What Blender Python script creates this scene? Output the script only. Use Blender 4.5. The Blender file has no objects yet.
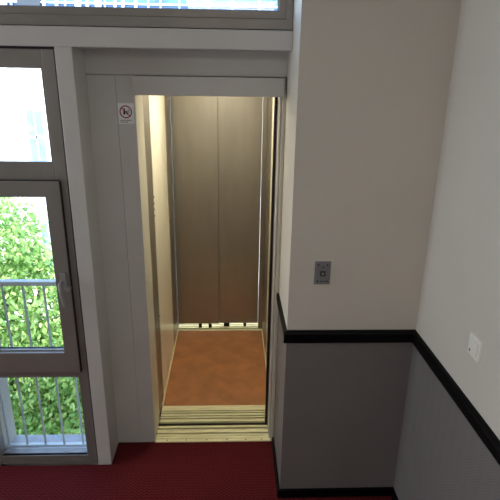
import bpy, bmesh, math, random
from mathutils import Vector, Matrix
random.seed(7)
C = bpy.context.scene
COL = C.collection

# ---------------------------------------------------------------- camera
cam_d = bpy.data.cameras.new('camera')
cam = bpy.data.objects.new('camera', cam_d)
COL.objects.link(cam)
R_ = Vector((0.99925043, -0.03560686, 0.01519005))
U_ = Vector((-0.00243567, 0.33378407, 0.94264641))
F_ = Vector((0.03863488, 0.94197683, -0.33344715))
cam.matrix_world = Matrix(((R_.x, U_.x, -F_.x, 0.0), (R_.y, U_.y, -F_.y, -2.601),
                           (R_.z, U_.z, -F_.z, 2.2134), (0, 0, 0, 1)))
cam_d.sensor_width = 36.0
cam_d.sensor_height = 36.0
cam_d.sensor_fit = 'HORIZONTAL'
cam_d.lens = 500.63 / 500.0 * 36.0
cam_d.clip_start = 0.02
C.camera = cam

# ---------------------------------------------------------------- world, sun, lamps, exposure
world = bpy.data.worlds.new('world')
C.world = world
world.use_nodes = True
wn = world.node_tree
bg = wn.nodes['Background']
sky = wn.nodes.new('ShaderNodeTexSky')
sky.sky_type = 'NISHITA'
sky.sun_disc = False
sky.sun_elevation = math.radians(52)
sky.sun_rotation = math.radians(160)
sky.altitude = 60
wn.links.new(sky.outputs['Color'], bg.inputs['Color'])
bg.inputs['Strength'].default_value = 1.2

sun_d = bpy.data.lights.new('sun', 'SUN')
sun_d.energy = 10
sun_d.angle = 0.009
sun_d.color = (1.0, 0.95, 0.86)
sun = bpy.data.objects.new('sun', sun_d)
COL.objects.link(sun)
sun.rotation_euler = Vector((-0.28, 0.62, -0.85)).to_track_quat('-Z', 'Y').to_euler()


def area(name, loc, aim, sx, sy, watts, colour):
    d = bpy.data.lights.new(name, 'AREA')
    d.shape = 'RECTANGLE'
    d.size, d.size_y, d.energy, d.color = sx, sy, watts, colour
    o = bpy.data.objects.new(name, d)
    COL.objects.link(o)
    o.location = loc
    o.rotation_euler = (Vector(aim) - Vector(loc)).to_track_quat('-Z', 'Y').to_euler()
    return o


# unseen fill light added at the far left to brighten the right wall
area('left_fill_light', (-4.2, -1.15, 1.55), (0.9, -1.1, 1.45), 1.5, 2.0, 36, (0.86, 0.95, 1.0))
# added light before the solid window wall, brightens right wall away from the corner
area('facade_fill_light', (-2.45, -0.20, 1.35), (-2.2, -1.2, 1.25), 1.3, 2.1, 74, (0.86, 0.95, 1.0))
# unseen warm fill added under the ceiling behind the camera, no fitting
area('back_fill_light', (0.0, -3.4, 2.86), (0.0, -3.1, 0.0), 0.9, 0.5, 15, (1.0, 0.9, 0.78))
# added light behind the lift, stands in for daylight through the rear door gaps
area('rear_gap_fill_light', (-0.1, 2.2, 2.1), (-0.1, 1.7, 0.0), 0.8, 0.4, 30, (0.95, 0.98, 1.0))

C.view_settings.view_transform = 'Standard'
C.view_settings.look = 'None'
C.view_settings.exposure = 0.0
C.view_settings.gamma = 1.0
C.view_settings.use_curve_mapping = False
C.cycles.use_denoising = True


# ---------------------------------------------------------------- materials
def new_mat(name):
    m = bpy.data.materials.new(name)
    m.use_nodes = True
    nt = m.node_tree
    return m, nt, nt.nodes['Principled BSDF']


def lin(c):
    return tuple(((v / 255 + 0.055) / 1.055) ** 2.4 if v > 10 else v / 255 / 12.92 for v in c) + (1,)


def mat(name, rgb, rough=0.5, metal=0.0, vary=0.06, scale=6.0, bump=0.0, bscale=60.0, stretch=None, spec=0.5):
    m, nt, p = new_mat(name)
    N, L = nt.nodes, nt.links
    tc = N.new('ShaderNodeTexCoord')
    src = tc.outputs['Object']
    if stretch:
        mp = N.new('ShaderNodeMapping')
        mp.inputs['Scale'].default_value = stretch
        L.new(src, mp.inputs['Vector'])
        src = mp.outputs['Vector']
    n = N.new('ShaderNodeTexNoise')
    n.inputs['Scale'].default_value = scale
    n.inputs['Detail'].default_value = 4
    L.new(src, n.inputs['Vector'])
    r = N.new('ShaderNodeValToRGB')
    b = lin(rgb)
    r.color_ramp.elements[0].position = 0.3
    r.color_ramp.elements[1].position = 0.7
    r.color_ramp.elements[0].color = tuple(v * (1 - vary) for v in b[:3]) + (1,)
    r.color_ramp.elements[1].color = tuple(min(1, v * (1 + vary)) for v in b[:3]) + (1,)
    L.new(n.outputs['Fac'], r.inputs['Fac'])
    L.new(r.outputs['Color'], p.inputs['Base Color'])
    p.inputs['Roughness'].default_value = rough
    p.inputs['Metallic'].default_value = metal
    p.inputs['Specular IOR Level'].default_value = spec
    if bump:
        n2 = N.new('ShaderNodeTexNoise')
        n2.inputs['Scale'].default_value = bscale
        n2.inputs['Detail'].default_value = 3
        L.new(src, n2.inputs['Vector'])
        bp = N.new('ShaderNodeBump')
        bp.inputs['Strength'].default_value = bump
        bp.inputs['Distance'].default_value = 0.01
        L.new(n2.outputs['Fac'], bp.inputs['Height'])
        L.new(bp.outputs['Normal'], p.inputs['Normal'])
    return m


def math_node(nt, op, a, b=None):
    n = nt.nodes.new('ShaderNodeMath')
    n.operation = op
    for i, v in enumerate((a, b)):
        if v is None:
            continue
        if isinstance(v, (int, float)):
            n.inputs[i].default_value = v
        else:
            nt.links.new(v, n.inputs[i])
    return n.outputs[0]


def zigzag(nt, u, v, half, period):
    """0..1 chevron stripes running along v, folded every `half` along u"""
    f = math_node(nt, 'PINGPONG', u, half)
    s = math_node(nt, 'ADD', f, v)
    s = math_node(nt, 'MULTIPLY', s, 2 * math.pi / period)
    s = math_node(nt, 'SINE', s)
    s = math_node(nt, 'MULTIPLY', s, 0.5)
    return math_node(nt, 'ADD', s, 0.5)


def carpet_mat():
    m, nt, p = new_mat('red_woven_carpet')
    N, L = nt.nodes, nt.links
    tc = N.new('ShaderNodeTexCoord')
    sp = N.new('ShaderNodeSeparateXYZ')
    L.new(tc.outputs['Object'], sp.inputs[0])
    z = zigzag(nt, sp.outputs['X'], sp.outputs['Y'], 0.014, 0.020)
    n = N.new('ShaderNodeTexNoise')
    n.inputs['Scale'].default_value = 160
    n.inputs['Detail'].default_value = 3
    L.new(tc.outputs['Object'], n.inputs['Vector'])
    a = math_node(nt, 'MULTIPLY', n.outputs['Fac'], 0.7)
    s = math_node(nt, 'ADD', math_node(nt, 'MULTIPLY', z, 0.65), a)
    r = N.new('ShaderNodeValToRGB')
    r.color_ramp.elements[0].position = 0.25
    r.color_ramp.elements[1].position = 1.0
    r.color_ramp.elements[0].color = lin((44, 12, 15))
    r.color_ramp.elements[1].color = lin((104, 28, 33))
    L.new(s, r.inputs['Fac'])
    L.new(r.outputs['Color'], p.inputs['Base Color'])
    p.inputs['Roughness'].default_value = 0.95
    p.inputs['Specular IOR Level'].default_value = 0.15
    bp = N.new('ShaderNodeBump')
    bp.inputs['Strength'].default_value = 0.5
    bp.inputs['Distance'].default_value = 0.004
    L.new(s, bp.inputs['Height'])
    L.new(bp.outputs['Normal'], p.inputs['Normal'])
    return m


def wallpaper_mat():
    m, nt, p = new_mat('grey_embossed_wallpaper')
    N, L = nt.nodes, nt.links
    tc = N.new('ShaderNodeTexCoord')
    sp = N.new('ShaderNodeSeparateXYZ')
    L.new(tc.outputs['Object'], sp.inputs[0])
    h = math_node(nt, 'ADD', sp.outputs['X'], sp.outputs['Y'])
    z = zigzag(nt, h, sp.outputs['Z'], 0.035, 0.014)
    n = N.new('ShaderNodeTexNoise')
    n.inputs['Scale'].default_value = 3
    n.inputs['Detail'].default_value = 5
    L.new(tc.outputs['Object'], n.inputs['Vector'])
    r = N.new('ShaderNodeValToRGB')
    r.color_ramp.elements[0].position = 0.3
    r.color_ramp.elements[1].position = 0.7
    r.color_ramp.elements[0].color = lin((114, 109, 109))
    r.color_ramp.elements[1].color = lin((120, 115, 115))
    L.new(n.outputs['Fac'], r.inputs['Fac'])
    L.new(r.outputs['Color'], p.inputs['Base Color'])
    p.inputs['Roughness'].default_value = 0.55
    bp = N.new('ShaderNodeBump')
    bp.inputs['Strength'].default_value = 0.25
    bp.inputs['Distance'].default_value = 0.003
    L.new(z, bp.inputs['Height'])
    L.new(bp.outputs['Normal'], p.inputs['Normal'])
    return m


def glass_mat(name='window_glass', tint=(0.96, 0.98, 0.98, 1)):
    m = bpy.data.materials.new(name)
    m.use_nodes = True
    nt = m.node_tree
    N, L = nt.nodes, nt.links
    N.clear()
    out = N.new('ShaderNodeOutputMaterial')
    tr = N.new('ShaderNodeBsdfTransparent')
    tr.inputs['Color'].default_value = tint
    gl = N.new('ShaderNodeBsdfGlossy')
    gl.inputs['Roughness'].default_value = 0.02
    fr = N.new('ShaderNodeFresnel')
    ge = N.new('ShaderNodeNewGeometry')
    io = N.new('ShaderNodeMapRange')          # same reflectance on both faces of the thin pane
    io.inputs['To Min'].default_value = 1.42
    io.inputs['To Max'].default_value = 1 / 1.42
    L.new(ge.outputs['Backfacing'], io.inputs['Value'])
    L.new(io.outputs['Result'], fr.inputs['IOR'])
    mx = N.new('ShaderNodeMixShader')
    L.new(fr.outputs[0], mx.inputs[0])
    L.new(tr.outputs[0], mx.inputs[1])
    L.new(gl.outputs[0], mx.inputs[2])
    L.new(mx.outputs[0], out.inputs[0])
    return m


def leaf_mat():
    m, nt, p = new_mat('tree_leaves')
    N, L = nt.nodes, nt.links
    g = N.new('ShaderNodeNewGeometry')
    r = N.new('ShaderNodeValToRGB')
    e = r.color_ramp.elements
    e[0].color = lin((90, 130, 70))
    e[1].color = lin((190, 206, 138))
    e.new(0.5).color = lin((132, 168, 96))
    L.new(g.outputs['Random Per Island'], r.inputs['Fac'])
    L.new(r.outputs['Color'], p.inputs['Base Color'])
    p.inputs['Roughness'].default_value = 0.45
    t = N.new('ShaderNodeBsdfTranslucent')
    hs = N.new('ShaderNodeHueSaturation')
    hs.inputs['Value'].default_value = 1.5
    L.new(r.outputs['Color'], hs.inputs['Color'])
    L.new(hs.outputs['Color'], t.inputs['Color'])
    mx = N.new('ShaderNodeMixShader')
    mx.inputs[0].default_value = 0.45
    out = N['Material Output']
    L.new(p.outputs[0], mx.inputs[1])
    L.new(t.outputs[0], mx.inputs[2])
    L.new(mx.outputs[0], out.inputs[0])
    return m


def steel_mat():
    m = mat('brushed_steel', (170, 164, 152), 0.42, 0.9, 0.04, 5.0, 0.03, 60, stretch=(3, 3, 0.5))
    return m


def lamp_mat():
    m, nt, p = new_mat('lamp_diffuser')
    p.inputs['Base Color'].default_value = (0.9, 0.9, 0.8, 1)
    p.inputs['Emission Color'].default_value = (1.0, 0.94, 0.76, 1)
    p.inputs['Emission Strength'].default_value = 21.0
    return m


M = dict(
    paint=mat('offwhite_wall_paint', (205, 200, 192), 0.6, 0, 0.03, 2.5, 0.06, 45),
    paper=wallpaper_mat(),
    white=mat('white_gloss_paint', (198, 197, 196), 0.35, 0, 0.03, 4, 0.03, 25),
    ceil=mat('ceiling_paint', (225, 222, 216), 0.8, 0, 0.02),
    carpet=carpet_mat(),
    black=mat('black_gloss_paint', (6, 6, 8), 0.45, 0, 0.2, 8, 0.05, 40, spec=0.12),
    alu=mat('grey_window_frame', (138, 134, 131), 0.38, 0.35, 0.05, 8),
    alud=mat('black_rubber_seal', (22, 22, 26), 0.6, 0, 0.1),
    glass=glass_mat(),
    guide=mat('pale_grey_enamel', (196, 194, 192), 0.4, 0.1),
    groove=mat('dark_groove', (84, 78, 56), 0.8, 0, 0.3, 30),  # darker brown base between the sill lands
    chrome=mat('satin_chrome', (158, 158, 158), 0.38, 0.4, 0.05),
    steel=steel_mat(),
    cream=mat('cream_laminate', (244, 236, 214), 0.30, 0, 0.04, 3, 0.02, 20, stretch=(1, 1, 0.2)),
    jamb=mat('cream_enamel', (214, 208, 190), 0.35, 0, 0.03, 5),
    sill=mat('worn_aluminium_sill', (240, 233, 188), 0.4, 0.1, 0.16, 14, 0.1, 90, stretch=(0.6, 6, 3)),
    rubber=mat('brown_rubber_floor', (174, 116, 70), 0.5, 0, 0.2, 7, 0.12, 120),
    dark=mat('dark_gap_metal', (20, 19, 18), 0.5, 0.3, 0.2),
    shaft=mat('shaft_concrete', (70, 68, 64), 0.9, 0, 0.1),
    panel=mat('grey_button_plate', (138, 138, 144), 0.4, 0.35, 0.06, 20, stretch=(1, 1, 8)),
    btn=mat('dark_button', (24, 24, 28), 0.4),
    btnc=mat('pale_button_lens', (150, 146, 138), 0.35),
    ink=mat('dark_print', (30, 28, 34), 0.6),
    red=mat('red_print', (150, 30, 48), 0.5),
    sticker=mat('sticker_white', (236, 240, 244), 0.4),
    plastic=mat('white_plastic', (232, 230, 224), 0.35, 0, 0.02),
    rail=mat('blue_grey_railing_paint', (222, 234, 240), 0.4, 0.0, 0.08, 12),
    ledge=mat('blue_grey_stone_ledge', (186, 190, 196), 0.7, 0, 0.14, 14, 0.1, 70),
    render=mat('white_outdoor_render', (226, 226, 222), 0.85, 0, 0.06, 10, 0.2, 80),
    farwhite=mat('white_facade', (240, 240, 238), 0.8, 0, 0.02, 0.5),
    farpane=mat('pale_blue_pane', (120, 166, 180), 0.2, 0, 0.25, 3),
    blueglass=mat('blue_facade_glass', (64, 104, 156), 0.3, 0.0, 0.45, 1.3),
    mull=mat('pale_facade_frame', (176, 194, 208), 0.5),
    roofd=mat('dark_roof_metal', (52, 60, 70), 0.6),
    leaf=leaf_mat(),
    bark=mat('tree_bark', (92, 78, 62), 0.9, 0, 0.3, 8, 0.4, 30),
    grass=mat('courtyard_ground', (112, 118, 100), 0.95, 0, 0.25, 0.8),
    lamp=lamp_mat(),
    landing=mat('pale_landing_floor', (225, 225, 220), 0.6, 0, 0.05),
)


# ---------------------------------------------------------------- mesh helpers
def box(bm, x0, x1, y0, y1, z0, z1, mi=0):
    v = [bm.verts.new(p) for p in ((x0, y0, z0), (x1, y0, z0), (x1, y1, z0), (x0, y1, z0),
                                   (x0, y0, z1), (x1, y0, z1), (x1, y1, z1), (x0, y1, z1))]
    for f in ((3, 2, 1, 0), (4, 5, 6, 7), (0, 1, 5, 4), (1, 2, 6, 5), (2, 3, 7, 6), (3, 0, 4, 7)):
        fc = bm.faces.new([v[i] for i in f])
        fc.material_index = mi
    return v


def B(*boxes):
    bm = bmesh.new()
    for b in boxes:
        box(bm, *b)
    return bm


def frame_bm(x0, x1, y0, y1, z0, z1, wl, wr, wb, wt):
    """rectangular frame lying in an XZ plane, one closed ring"""
    bm = bmesh.new()
    o = [(x0, z0), (x1, z0), (x1, z1), (x0, z1)]
    i = [(x0 + wl, z0 + wb), (x1 - wr, z0 + wb), (x1 - wr, z1 - wt), (x0 + wl, z1 - wt)]
    V = [[bm.verts.new((x, y, z)) for x, z in ring] for y in (y0, y1) for ring in (o, i)]
    of, inf, ob, ib = V
    for k in range(4):
        n = (k + 1) % 4
        bm.faces.new((of[k], of[n], inf[n], inf[k]))
        bm.faces.new((ob[n], ob[k], ib[k], ib[n]))
        bm.faces.new((of[n], of[k], ob[k], ob[n]))
        bm.faces.new((inf[k], inf[n], ib[n], ib[k]))
    return bm


def cyl(bm, p, q, r0, r1=None, n=16):
    p, q = Vector(p), Vector(q)
    r1 = r0 if r1 is None else r1
    ax = (q - p).normalized()
    s = ax.orthogonal().normalized()
    t = ax.cross(s)
    a = [bm.verts.new(p + (s * math.cos(2 * math.pi * i / n) + t * math.sin(2 * math.pi * i / n)) * r0) for i in range(n)]
    b = [bm.verts.new(q + (s * math.cos(2 * math.pi * i / n) + t * math.sin(2 * math.pi * i / n)) * r1) for i in range(n)]
    bm.faces.new(a[::-1])
    bm.faces.new(b)
    for i in range(n):
        bm.faces.new((a[i], a[(i + 1) % n], b[(i + 1) % n], b[i]))


def ring(bm, c, r0, r1, y0, y1, n=40):
    """flat annulus facing -Y"""
    V = []
    for y in (y0, y1):
        for r in (r0, r1):
            V.append([bm.verts.new((c[0] + r * math.cos(2 * math.pi * i / n), y, c[1] + r * math.sin(2 * math.pi * i / n))) for i in range(n)])
    a, b, c_, d = V
    for i in range(n):
        j = (i + 1) % n
        bm.faces.new((a[i], b[i], b[j], a[j]))
        bm.faces.new((c_[j], d[j], d[i], c_[i]))
        bm.faces.new((b[i], d[i], d[j], b[j]))
        bm.faces.new((a[j], c_[j], c_[i], a[i]))


def world_loc(o):
    v = Vector((0, 0, 0))
    while o:
        v += o.location
        o = o.parent
    return v


def obj(name, bm, m, parent=None, bevel=0.0, base=None, seg=2, smooth=False):
    """link the mesh (given in room coordinates) as one object, its origin at its base or at its parent's"""
    if base is None and parent is None:
        xs = [v.co for v in bm.verts]
        base = (sum(v.x for v in xs) / len(xs), sum(v.y for v in xs) / len(xs), min(v.z for v in xs))
    if parent is not None:
        off = world_loc(parent)
    else:
        off = Vector(base)
    bmesh.ops.translate(bm, verts=bm.verts, vec=-off)
    bmesh.ops.recalc_face_normals(bm, faces=bm.faces)
    me = bpy.data.meshes.new(name)
    bm.to_mesh(me)
    bm.free()
    for mm in (m if isinstance(m, (list, tuple)) else [m]):
        me.materials.append(mm)
    if smooth:
        for p in me.polygons:
            p.use_smooth = True
    o = bpy.data.objects.new(name, me)
    COL.objects.link(o)
    if parent is not None:
        o.parent = parent
    else:
        o.location = off
    if bevel:
        md = o.modifiers.new('bevel', 'BEVEL')
        md.width = bevel
        md.segments = seg
        md.limit_method = 'ANGLE'
        md.harden_normals = False
    return o


def tag(o, label, cat, group=None):
    o['label'] = label
    o['category'] = cat
    if group:
        o['group'] = group
    return o


def thing(name, label, cat, loc, group=None):
    o = bpy.data.objects.new(name, None)
    o.empty_display_size = 0.1
    COL.objects.link(o)
    o.location = loc
    return tag(o, label, cat, group)


def struct(name, bm, m, bevel=0.0, label=None, cat=None):
    o = obj(name, bm, m, None, bevel)
    o['kind'] = 'structure'
    if label:
        tag(o, label, cat)
    return o


def rotate_bm(bm, pivot, ang):
    bmesh.ops.rotate(bm, verts=bm.verts, cent=pivot, matrix=Matrix.Rotation(ang, 3, 'Z'))
    return bm


# ---------------------------------------------------------------- room dimensions
YN = -0.444          # wall with the call button
XE = 0.275           # its left end (return wall beside the lift)
XC = 0.908           # corner with the right wall
RA = 0.021           # the right wall opens a little
YW = -0.188          # inner face of the window wall
CEIL = 2.95
XLEFT, YBACK = -4.3, -4.6
DX0, DX1, DH = -0.475, 0.245, 2.14
PIV = (XC, YN, 0)

# floor
struct('floor', B((XLEFT - 0.1, XC + 0.35, YBACK - 0.1, YW, -0.15, 0.0), (-0.705, XE + 0.02, YW, 0.0, -0.15, 0.0)), M['carpet'],
       label='dark red carpet with a woven zigzag pattern in front of the lift', cat='floor')
struct('ceiling', B((XLEFT - 0.1, XC + 0.35, YBACK - 0.1, -0.02, CEIL, CEIL + 0.15)), M['ceil'])
struct('wall_left', B((XLEFT - 0.12, XLEFT, YBACK, YW, 0, CEIL)), M['paint'])
struct('wall_back', B((XLEFT - 0.1, XC + 0.35, YBACK - 0.12, YBACK, 0, CEIL)), M['paint'])

# wall with call button + return, wallpaper below the rail
struct('wall_near', B((XE, XC + 0.3, YN, 0.10, 1.0, CEIL, 0), (XE, XC + 0.3, YN, 0.10, 0.0, 1.0, 1)), [M['paint'], M['paper']],
       label='off white wall with grey paper below the black rail beside the lift', cat='wall')
# right wall
struct('wall_right', rotate_bm(B((XC, XC + 0.12, YBACK, YN, 1.0, CEIL, 0), (XC, XC + 0.12, YBACK, YN, 0, 1.0, 1)), PIV, RA),
       [M['paint'], M['paper']], label='right wall, pale above and grey embossed paper below the black rail', cat='wall')

# lift wall: boards around the doorway
struct('wall_front', B((-0.705, -0.5662, 0.002, 0.08, 0, 2.194), (-0.705, XE, 0.004, 0.08, 2.196, 2.46),
                       (-0.565, DX0 - 0.001, 0.003, 0.08, 0, 2.194), (-0.70, XE, 0.03, 0.08, 2.10, 2.3)), M['white'], 0.0006,
       label='white boarded wall around the lift doorway', cat='wall')
# window wall left of the window, out of the picture
struct('wall_window', B((XLEFT, -1.49, YW, -0.06, 0, CEIL), (-1.49, XE, YW, -0.06, 2.88, CEIL)), M['paint'])
# white post between window and lift recess
struct('trim_1', B((-0.783, -0.705, YW, 0.06, 0, 2.312)), M['white'], 0.004,
       label='white boxed post between the window and the lift recess', cat='post')
# white beam
struct('trim_2', B((-1.49, XE, YW - 0.004, 0.06, 2.31, 2.393)), M['white'], 0.004,
       label='white beam under the long high window', cat='beam')
struct('trim_3', B((-1.49, -1.415, YW, -0.06, 0, 2.305)), M['white'], 0.003)

# black rails and skirting
def rail_profile(bm, x0, x1, yw, z0, z1, t):
    """moulded rail along X on a wall facing -Y"""
    h = z1 - z0
    prof = [(0, 0), (-t * .55, 0), (-t * .75, h * .10), (-t * .75, h * .28), (-t, h * .42), (-t, h * .80), (-t * .8, h * .95), (-t * .5, h), (0, h)]
    A = [bm.verts.new((x0, yw + a, z0 + b)) for a, b in prof]
    D = [bm.verts.new((x1, yw + a, z0 + b)) for a, b in prof]
    n = len(prof)
    bm.faces.new(A)
    bm.faces.new(D[::-1])
    for i in range(n):
        j = (i + 1) % n
        bm.faces.new((A[j], A[i], D[i], D[j]))
    return bm


RT, RZ0, RZ1 = 0.024, 0.972, 1.038
struct('trim_4', rail_profile(bmesh.new(), XE - 0.016, XC - RT * 0.2, YN, RZ0, RZ1, RT), M['black'],
       label='black chair rail under the call button', cat='chair rail')
bm = rail_profile(bmesh.new(), 0, 4.0, 0, RZ0, RZ1, RT)
bmesh.ops.rotate(bm, verts=bm.verts, cent=(0, 0, 0), matrix=Matrix.Rotation(-math.pi / 2 + RA, 3, 'Z'))
bmesh.ops.translate(bm, verts=bm.verts, vec=(XC, YN, 0))
struct('trim_5', bm, M['black'], label='black chair rail running along the right wall', cat='chair rail')
bm = rail_profile(bmesh.new(), 0.0, 0.435, 0, RZ0, RZ1, 0.014)
bmesh.ops.rotate(bm, verts=bm.verts, cent=(0, 0, 0), matrix=Matrix.Rotation(-math.pi / 2, 3, 'Z'))
bmesh.ops.translate(bm, verts=bm.verts, vec=(XE, -0.008, 0))
struct('trim_6', bm, M['black'], label='short black chair rail on the narrow return beside the lift', cat='chair rail')

struct('baseboard_near', B((XE - 0.012, XC, YN - 0.014, YN, 0, 0.055)), M['black'], 0.004)
struct('baseboard_return', B((XE - 0.012, XE, YN, -0.03, 0, 0.055)), M['black'], 0.003)
struct('baseboard_right', rotate_bm(B((XC - 0.014, XC, YBACK, YN, 0, 0.055)), PIV, RA), M['black'], 0.004)

# ---------------------------------------------------------------- lift doorway (door_1)
d1 = thing('door_1', 'open lift doorway with white header and cream jambs', 'lift doorway', (-0.115, 0.04, 0))
d1['kind'] = 'structure'
obj('header', B((DX0 - 0.002, 0.262, -0.030, 0.06, 2.103, 2.192)), M['white'], d1, 0.002)
obj('jamb', B((DX0 - 0.05, DX0, 0.006, 0.225, 0, 2.14)), M['jamb'], d1, 0.002)
obj('jamb', B((0.257, XE, -0.006, 0.05, 0, 2.14)), M['jamb'], d1, 0.003)
obj('door_guide', B((0.247, 0.256, 0.02, 0.13, 0, 2.14), (0.256, XE + 0.05, 0.05, 0.13, 0, 2.14)), M['guide'], d1, 0.003)
obj('head_lining', B((DX0, XE, 0.06, 0.14, 2.14, 2.17)), M['jamb'], d1)
# retracted landing door panels, seen edge-on in the right-hand slot
for k in (0, 1):
    lp = obj('door_leaf', B((0.245 + 0.006 * k, 0.60, 0.15 + k * 0.05, 0.185 + k * 0.05, 0.012, 2.13)), M['steel'], d1, 0.002)
    obj('edge_seal', B((0.232 + 0.006 * k, 0.245 + 0.006 * k, 0.15 + k * 0.05, 0.185 + k * 0.05, 0.012, 2.13)), M['alud'], lp)
# landing sill with running grooves
def ribbed(x0, x1, y0, y1, top, lands):
    bm = bmesh.new()
    box(bm, x0, x1, y0, y1, top - 0.04, top - 0.014, 1)
    for a, b in lands:
        box(bm, x0, x1, a, b, top - 0.0145, top)
    return bm


ls = obj('landing_sill', ribbed(-0.474, 0.256, -0.004, 0.150, 0.006,
         [(-0.004, 0.022), (0.0245, 0.045), (0.0475, 0.066), (0.080, 0.112), (0.128, 0.148)]), [M['sill'], M['groove']], d1, 0.0012)
for x in (-0.40, -0.28, -0.15, -0.02, 0.10, 0.2):
    sb = bmesh.new()
    cyl(sb, (x, 0.010, 0.0055), (x, 0.010, 0.0068), 0.004, n=10)
    obj('screw', sb, M['dark'], ls)

# ---------------------------------------------------------------- lift car
CX0, CX1, CY0, CY1, CH = -0.478, 0.290, 0.16, 1.45, 2.22
car = thing('elevator_car', 'lift car with steel rear doors, cream walls and brown rubber floor', 'lift', (-0.1, 0.9, 0))
obj('car_floor', B((CX0 - 0.02, CX1 + 0.02, 0.355, CY1, -0.06, 0.001)), M['rubber'], car)
for x in (CX0, CX1 - 0.008):
    obj('floor_edging', B((x, x + 0.008, 0.365, CY1, 0.001, 0.012)), M['sill'], car, 0.001)
obj('car_sill', ribbed(-0.474, 0.262, 0.186, 0.362, 0.004,
    [(0.190, 0.215), (0.231, 0.243), (0.254, 0.273), (0.287, 0.297), (0.309, 0.362)]), [M['sill'], M['groove']], car, 0.0012)
# left side
obj('wall_panel', B((CX0 - 0.03, CX0, 0.465, 1.165, 0.004, CH)), M['cream'], car, 0.002)
fp = obj('front_post', B((CX0 - 0.04, CX0 - 0.002, 0.25, 0.462, 0.004, CH)), M['steel'], car, 0.003)
for z in (0.66, 1.36, 1.40, 1.44, 1.48):
    kb = bmesh.new()
    cyl(kb, (CX0 - 0.003, 0.45, z), (CX0 + 0.004, 0.45, z), 0.006, n=12)
    obj('screw', kb, M['chrome'], fp)
obj('rear_post', B((CX0 - 0.03, CX0 + 0.001, 1.168, 1.452, 0.004, CH)), M['steel'], car, 0.002)
# right side
obj('wall_panel', B((CX1, CX1 + 0.03, 0.40, 1.03, 0.004, CH)), M['cream'], car, 0.002)
obj('rear_post', B((CX1 - 0.001, CX1 + 0.03, 1.033, 1.452, 0.004, CH)), M['steel'], car, 0.002)
obj('front_post', B((CX1 - 0.006, CX1 + 0.03, 0.27, 0.398, 0.004, CH)), M['dark'], car, 0.002)
obj('car_ceiling', B((CX0 - 0.03, CX1 + 0.03, 0.16, 1.55, CH, CH + 0.04)), M['cream'], car)
lamp = obj('ceiling_light', B((-0.26, 0.08, 0.36, 0.92, CH - 0.03, CH)), M['plastic'], car, 0.004)
obj('diffuser', B((-0.24, 0.06, 0.38, 0.90, CH - 0.036, CH - 0.0305)), M['lamp'], lamp)
obj('door_header', B((CX0 - 0.03, CX1 + 0.03, 1.455, 1.56, 2.10, CH)), M['steel'], car)
# rear sill and rear doors with daylight gaps
obj('rear_sill', ribbed(CX0, CX1, 1.452, 1.60, 0.004, [(1.452, 1.472), (1.50, 1.52), (1.53, 1.56), (1.57, 1.60)]), [M['sill'], M['groove']], car, 0.001)
DG0, DG1, DSEAM, DZ = -0.474, 0.251, -0.105, 0.045
pl = obj('door_panel', B((DG0, DSEAM + 0.002, 1.500, 1.520, DZ, 2.12)), M['steel'], car, 0.003)
pr = obj('door_panel', B((DSEAM - 0.03, DG1, 1.524, 1.544, DZ - 0.006, 2.12)), M['steel'], car, 0.003)
obj('guide_shoe', B((-0.29, -0.262, 1.502, 1.518, 0.0045, DZ)), M['dark'], pl)
obj('guide_shoe', B((-0.20, -0.17, 1.502, 1.518, 0.0045, DZ)), M['dark'], pl)
obj('guide_shoe', B((-0.06, -0.01, 1.526, 1.542, 0.0045, DZ - 0.006)), M['dark'], pr)
obj('guide_shoe', B((0.12, 0.145, 1.526, 1.542, 0.0045, DZ - 0.006)), M['dark'], pr)
obj('door_stop', B((DG1 + 0.003, CX1 + 0.03, 1.49, 1.55, 0.005, 2.2)), M['steel'], car, 0.002)

# shaft around the car and the rear landing
struct('wall_shaft', B((-0.72, -0.64, 0.08, 1.66, -0.4, 2.40), (0.62, 0.70, 0.10, 1.66, -0.4, 2.40), (-0.72, 0.70, 0.02, 1.66, 2.40, 2.46),
                       (-0.72, 0.70, -0.0, 1.66, -0.45, -0.40), (-0.64, -0.492, 1.60, 1.66, -0.4, 2.4), (0.30, 0.62, 1.60, 1.66, -0.4, 2.4),
                       (-0.492, 0.30, 1.60, 1.66, 2.15, 2.4)), M['shaft'])
struct('floor_landing', B((-0.9, 0.9, 1.66, 3.2, -0.15, -0.005), (-0.49, 0.30, 1.601, 1.66, -0.15, -0.003)), M['landing'])
struct('wall_landing', B((-0.9, 0.9, 2.7, 2.8, -0.005, 2.4), (-0.9, 0.9, 1.66, 2.8, 2.4, 2.5), (-0.98, -0.9, 1.66, 2.8, -0.1, 2.5), (0.9, 0.98, 1.66, 2.8, -0.1, 2.5)), M['render'])

# ---------------------------------------------------------------- left window (window_1)
w1 = thing('window_1', 'tall grey framed window with opening middle sash left of the lift', 'window', (-1.1, -0.15, 0))
w1['kind'] = 'structure'
WY0, WY1 = -0.172, -0.108
WX0, WX1 = -1.412, -0.792
fr = bmesh.new()
box(fr, WX0, -1.350, WY0, WY1, 0.0, 2.300)
box(fr, -0.847, WX1, WY0, WY1, 0.0, 2.300)
for z0, z1 in ((0.0, 0.060), (0.603, 0.660), (1.690, 1.788), (2.228, 2.300)):
    box(fr, -1.350, -0.847, WY0, WY1, z0, z1)
wf = obj('window_frame', fr, M['alu'], w1, 0.003)
obj('frame_seal', B((WX1, WX1 + 0.009, -0.165, -0.11, 0, 2.305), (WX0, WX1, -0.165, -0.11, 2.300, 2.31)), M['alud'], w1)
obj('glazing_bead', frame_bm(-1.352, -0.845, WY0 - 0.0, -0.150, 1.786, 2.230, 0.012, 0.012, 0.012, 0.012), M['alu'], w1, 0.002)
obj('glazing_bead', frame_bm(-1.352, -0.835, WY0 - 0.001, -0.150, 0.050, 0.606, 0.008, 0.004, 0.010, 0.008), M['alu'], w1, 0.002)
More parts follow.
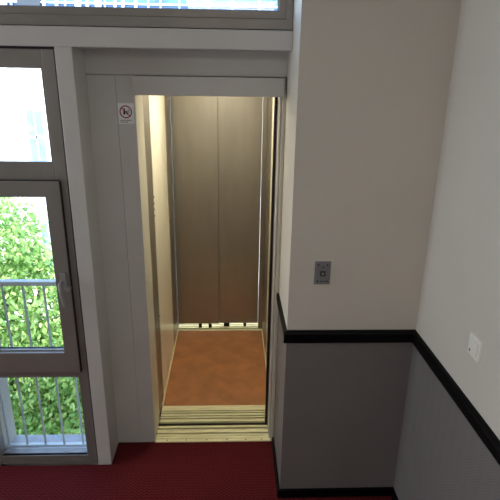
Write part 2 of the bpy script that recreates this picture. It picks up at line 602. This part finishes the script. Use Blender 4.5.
obj('glass_pane', B((-1.351, -0.846, -0.142, -0.136, 1.787, 2.229)), M['glass'], w1)
obj('glass_pane', B((-1.351, -0.846, -0.142, -0.136, 0.059, 0.604)), M['glass'], w1)
sash = obj('sash', frame_bm(-1.390, -0.826, YW - 0.006, -0.124, 0.640, 1.708, 0.072, 0.074, 0.126, 0.078), M['alu'], w1, 0.003)
obj('glazing_bead', frame_bm(-1.322, -0.896, -0.172, -0.150, 0.762, 1.634, 0.010, 0.010, 0.010, 0.010), M['alu'], sash, 0.002)
obj('sash_pane', B((-1.320, -0.898, -0.146, -0.140, 0.764, 1.632)), M['glass'], sash)
obj('sash_seal', B((-0.826, -0.822, YW - 0.002, -0.125, 0.642, 1.706), (-1.390, -0.826, YW - 0.002, -0.125, 1.708, 1.711), (-1.320, -0.898, -0.150, -0.1395, 0.764, 0.774)), M['alud'], sash)
# handle
hd = obj('handle', B((-0.872, -0.840, YW - 0.016, YW - 0.006, 1.140, 1.240)), M['chrome'], sash, 0.003)
hd['label'] = 'chrome lever handle'
lv = bmesh.new()
cyl(lv, (-0.866, YW - 0.015, 1.185), (-0.866, YW - 0.050, 1.185), 0.010, 0.010)
lv2 = [(-0.864, YW - 0.048, 1.190, 0.011), (-0.861, YW - 0.054, 1.155, 0.011), (-0.856, YW - 0.054, 1.11, 0.010), (-0.850, YW - 0.050, 1.066, 0.009)]
for a, b in zip(lv2, lv2[1:]):
    cyl(lv, a[:3], b[:3], a[3], b[3])
obj('lever', lv, M['chrome'], sash, 0.001, smooth=False)
lk = bmesh.new()
cyl(lk, (-0.835, YW - 0.004, 1.150), (-0.835, YW - 0.030, 1.150), 0.013, 0.012)
obj('lock', lk, M['chrome'], sash, 0.001)

# ---------------------------------------------------------------- long high window (window_2)
w2 = thing('window_2', 'long high window in a grey frame above the white beam', 'window', (-0.6, -0.14, 2.395))
w2['kind'] = 'structure'
obj('window_frame', frame_bm(-1.488, 0.274, -0.176, -0.085, 2.396, 2.878, 0.06, 0.030, 0.045, 0.05), M['alu'], w2, 0.003)
obj('inner_frame', frame_bm(-1.43, 0.246, -0.166, -0.100, 2.440, 2.83, 0.04, 0.036, 0.034, 0.035), M['alu'], w2, 0.003)
obj('frame_seal', frame_bm(-1.392, 0.211, -0.150, -0.120, 2.473, 2.797, 0.004, 0.004, 0.004, 0.004), M['alud'], w2)
obj('glass_pane', B((-1.389, 0.208, -0.138, -0.132, 2.476, 2.794)), M['glass'], w2)

# ---------------------------------------------------------------- sticker beside the lift door
st = thing('prohibition_sticker', 'small white sticker with a red prohibition circle on the board left of the lift', 'sign', (-0.525, 0.002, 1.967))
SC = (-0.524, 2.021)
obj('sticker_sheet', B((-0.562, -0.484, 0.0012, 0.003, 1.962, 2.063)), M['sticker'], st)
rb = bmesh.new()
ring(rb, SC, 0.0255, 0.031, 0.0002, 0.0012)
v = box(rb, SC[0] - 0.028, SC[0] + 0.028, 0.0002, 0.0012, SC[1] - 0.0025, SC[1] + 0.0025)
bmesh.ops.rotate(rb, verts=v, cent=(SC[0], 0, SC[1]), matrix=Matrix.Rotation(math.radians(45), 3, 'Y'))
obj('prohibition_ring', rb, M['red'], st)
pg = bmesh.new()
cyl(pg, (SC[0] - 0.007, 0.0006, SC[1] + 0.012), (SC[0] - 0.007, 0.0012, SC[1] + 0.012), 0.0044, n=14)
box(pg, SC[0] - 0.012, SC[0] - 0.002, 0.0006, 0.0012, SC[1] - 0.013, SC[1] + 0.007)
cyl(pg, (SC[0] + 0.006, 0.0006, SC[1] + 0.003), (SC[0] + 0.006, 0.0012, SC[1] + 0.003), 0.0034, n=14)
box(pg, SC[0] + 0.003, SC[0] + 0.0095, 0.0006, 0.0012, SC[1] - 0.013, SC[1] + 0.000)
box(pg, SC[0] + 0.014, SC[0] + 0.0175, 0.0006, 0.0012, SC[1] - 0.006, SC[1] + 0.014)
obj('pictogram', pg, M['ink'], st)
tx = bmesh.new()
for z, ws in ((1.9785, (10, 5, 7, 3, 9, 8)), (1.9700, (6, 9, 4, 10))):
    x = -0.553
    for w in ws:
        box(tx, x, x + w * 0.001, 0.0006, 0.0012, z, z + 0.0032)
        x += w * 0.001 + 0.0024
obj('print_lines', tx, M['ink'], st)

# ---------------------------------------------------------------- call button plate
cp = thing('call_button_panel', 'grey metal lift call plate with one square button above the black rail', 'call button', (0.4285, YN, 1.281))
obj('plate', B((0.391, 0.466, YN - 0.006, YN, 1.281, 1.396)), M['panel'], cp, 0.0015)
bt = obj('button', B((0.417, 0.442, YN - 0.011, YN - 0.006, 1.323, 1.350)), M['btn'], cp, 0.003)
obj('lens', B((0.424, 0.435, YN - 0.0125, YN - 0.0105, 1.330, 1.343)), M['btnc'], bt, 0.001)
for x in (0.407, 0.450):
    for z in (1.297, 1.379):
        s = bmesh.new()
        cyl(s, (x, YN - 0.006, z), (x, YN - 0.008, z), 0.004, n=12)
        so = obj('screw', s, M['dark'], cp)
for zl, row in ((1.366, ((0.423, 0.004), (0.4285, 0.003), (0.4325, 0.004))),
                (1.294, ((0.418, 0.005), (0.4245, 0.003), (0.429, 0.005), (0.4355, 0.004)))):
    eg = bmesh.new()
    for x, w in row:
        box(eg, x, x + w, YN - 0.0066, YN - 0.0058, zl, zl + 0.005)
    obj('engraving', eg, M['ink'], cp)

# ---------------------------------------------------------------- light switch on the right wall
SY, SZ = -0.988, 1.259
wx = XC + (YN - SY) * math.sin(RA) - 0.0
sw = thing('light_switch', 'white square light switch on the pale right wall', 'light switch', (wx, SY, SZ - 0.042))
sw.rotation_euler = (0, 0, RA)


def swpart(name, x0, x1, y0, y1, z0, z1, m, parent, bev, taper=0.0):
    bm = B((x0, x1, y0, y1, z0, z1))
    if taper:
        for vv in bm.verts:
            if vv.co.x < x0 + 1e-6:
                vv.co.y += taper if vv.co.y < 0 else -taper
                vv.co.z += taper if vv.co.z < 0.042 else -taper
    bmesh.ops.recalc_face_normals(bm, faces=bm.faces)
    me = bpy.data.meshes.new(name)
    bm.to_mesh(me)
    bm.free()
    me.materials.append(m)
    o = bpy.data.objects.new(name, me)
    COL.objects.link(o)
    o.parent = parent
    md = o.modifiers.new('bevel', 'BEVEL')
    md.width, md.segments = bev, 2
    return o


swpart('cover_frame', -0.010, 0, -0.045, 0.045, -0.004, 0.086, M['plastic'], sw, 0.002, 0.004)
rk = swpart('rocker', -0.0145, -0.010, -0.029, 0.029, 0.013, 0.071, M['plastic'], sw, 0.002, 0.001)
swpart('indicator', -0.0155, -0.0143, 0.015, 0.021, 0.016, 0.027, M['btn'], rk, 0.0003)

# ---------------------------------------------------------------- outside: ledge, railing
struct('ledge', B((-1.40, -0.73, -0.108, 0.075, -0.20, 0.008)), M['ledge'], 0.004,
       label='blue grey stone ledge outside the tall window', cat='ledge')
struct('wall_outside', B((-2.25, -1.365, -0.108, 0.075, -3.5, 3.1), (-1.40, 0.7, -0.108, 0.02, -3.5, -0.2)), M['render'])
rl = thing('balcony_railing', 'blue grey metal railing with upright bars outside the tall window', 'railing', (-1.05, -0.055, 0.008))
obj('top_rail', B((-1.365, -0.722, -0.075, -0.035, 1.108, 1.134)), M['rail'], rl, 0.004)
obj('bottom_rail', B((-1.365, -0.722, -0.068, -0.042, 0.030, 0.046)), M['rail'], rl, 0.003)
for x in (-1.352, -1.242, -1.132, -1.020, -0.905, -0.79):
    b = bmesh.new()
    cyl(b, (x, -0.055, 0.030), (x, -0.055, 1.112), 0.0066, n=12)
    obj('baluster', b, M['rail'], rl, smooth=False)

# ---------------------------------------------------------------- outside: ground, tree, buildings
GZ = -6.5
struct('ground', B((-40, 30, 2.0, 45, GZ - 0.3, GZ)), M['grass'])


def tree(name, label, base, trunk_top, blobs, n_leaf, size):
    t = thing(name, label, 'tree', base)
    tk = bmesh.new()
    cyl(tk, base, trunk_top, 0.17, 0.10, 14)
    tro = obj('trunk', tk, M['bark'], t)
    br = bmesh.new()
    for (c, r) in blobs:
        mid = Vector(trunk_top).lerp(Vector(c), 0.5) + Vector((0, 0, 0.15))
        cyl(br, trunk_top, mid, 0.06, 0.04, 8)
        cyl(br, mid, c, 0.04, 0.018, 8)
        for k in range(4):
            d = Vector((random.uniform(-1, 1), random.uniform(-1, 1), random.uniform(-.4, .9))).normalized() * r[0] * 0.75
            cyl(br, c, Vector(c) + d, 0.018, 0.006, 6)
    obj('branches', br, M['bark'], t)
    verts, faces = [], []
    tot = sum(r[0] * r[1] * r[2] for c, r in blobs)
    off = Vector(base)
    for c, r in blobs:
        k = int(n_leaf * r[0] * r[1] * r[2] / tot)
        # sprigs: clumps of drooping leaves
        for _ in range(k // 7):
            while True:
                d = Vector((random.uniform(-1, 1), random.uniform(-1, 1), random.uniform(-1, 1)))
                if 0.25 < d.length < 1:
                    break
            cc = Vector((c[0] + d.x * r[0], c[1] + d.y * r[1], c[2] + d.z * r[2])) - off
            for _k in range(7):
                p = cc + Vector((random.gauss(0, .11), random.gauss(0, .11), random.gauss(0, .10)))
                ax = Vector((random.gauss(0, .6), random.gauss(0, .6), random.uniform(-1.1, 0.1))).normalized()
                nrm = Vector((random.gauss(0, .7), random.gauss(0, .7), 1)).normalized()
                sd = ax.cross(nrm)
                if sd.length < 1e-3:
                    continue
                sd.normalize()
                nn = sd.cross(ax)
                L = size * random.uniform(.65, 1.25)
                w = L * random.uniform(.22, .30)
                i = len(verts)
                verts += [p, p + ax * L * .35 + sd * w - nn * w * .25, p + ax * L * .7 + sd * w * .7 - nn * w * .3, p + ax * L - nn * L * .12,
                          p + ax * L * .7 - sd * w * .7 - nn * w * .3, p + ax * L * .35 - sd * w - nn * w * .25, p + ax * L * .4]
                faces += [(i, i + 1, i + 6), (i + 1, i + 2, i + 6), (i + 2, i + 3, i + 6), (i + 3, i + 4, i + 6), (i + 4, i + 5, i + 6), (i + 5, i, i + 6)]
    me = bpy.data.meshes.new('foliage')
    me.from_pydata([tuple(v) for v in verts], [], faces)
    me.materials.append(M['leaf'])
    fo = bpy.data.objects.new('foliage', me)
    COL.objects.link(fo)
    fo.parent = t
    fo['kind'] = 'stuff'
    return t


tree('leafy_tree', 'bright green leafy tree filling the view behind the railing', (-3.0, 4.6, GZ), (-3.0, 4.7, -2.6),
     [((-4.1, 4.8, -0.45), (1.25, 1.2, 1.05)), ((-3.0, 4.6, -1.3), (1.1, 1.1, 0.95)), ((-2.1, 4.3, -1.75), (0.95, 1.0, 0.9)),
      ((-3.6, 4.4, -2.6), (1.4, 1.2, 1.1)), ((-2.2, 4.2, -3.1), (1.2, 1.1, 1.0)), ((-5.0, 4.8, -1.7), (1.3, 1.2, 1.2)),
      ((-3.0, 3.6, -4.2), (1.5, 1.2, 1.0)), ((-1.7, 3.4, -4.4), (1.0, 1.0, 0.9))], 52000, 0.105)

# white building across the courtyard
wb = thing('white_building', 'sunlit white building with a narrow window behind the tree', 'building', (-5, 13, GZ))
obj('facade', B((-14, 6, 12.0, 16.0, GZ, 3.35)), M['farwhite'], wb)
obj('roof_edge', B((-14.1, 6.1, 11.9, 16.1, 3.35, 3.45)), M['farwhite'], wb)
for xc, zc in ((-5.47, 0.42), (-8.4, 0.42), (-2.4, 0.42), (-5.47, -2.8), (-2.4, -2.8), (-8.4, -2.8)):
    f = obj('window', frame_bm(xc - 0.26, xc + 0.26, 11.96, 12.02, zc - 0.80, zc + 0.75, 0.05, 0.05, 0.05, 0.05), M['mull'], wb)
    obj('pane', B((xc - 0.215, xc + 0.215, 11.975, 12.01, zc - 0.755, zc - 0.05), (xc - 0.215, xc + 0.215, 11.975, 12.01, zc + 0.03, zc + 0.705)), M['farpane'], f)
    obj('crossbar', B((xc - 0.215, xc + 0.215, 11.965, 12.01, zc - 0.05, zc + 0.03), (xc - 0.02, xc + 0.02, 11.965, 12.01, zc - 0.755, zc + 0.705)), M['mull'], f)

# glazed building further back, seen through the high window
gb = thing('glazed_building', 'blue glazed building seen through the high window', 'building', (-2, 22, GZ))
obj('body', B((-9.4, 6, 20.2, 26, GZ, 8.0)), M['blueglass'], gb)
ml = bmesh.new()
x = -9.3
while x < -3.4:
    box(ml, x, x + random.choice((0.06, 0.12, 0.25)), 20.05, 20.2, 2.5, 8.0)
    x += random.uniform(0.3, 0.55)
while x < 6:
    box(ml, x, x + 0.06, 20.1, 20.2, 2.5, 8.0)
    x += random.uniform(0.7, 1.3)
for z in (4.1, 4.75, 5.4, 6.4):
    box(ml, -9.4, 6, 20.08, 20.2, z, z + 0.07)
obj('mullions', ml, M['mull'], gb)
obj('dark_panel', B((-8.6, -7.7, 20.0, 20.2, 3.0, 8.0)), M['roofd'], gb)
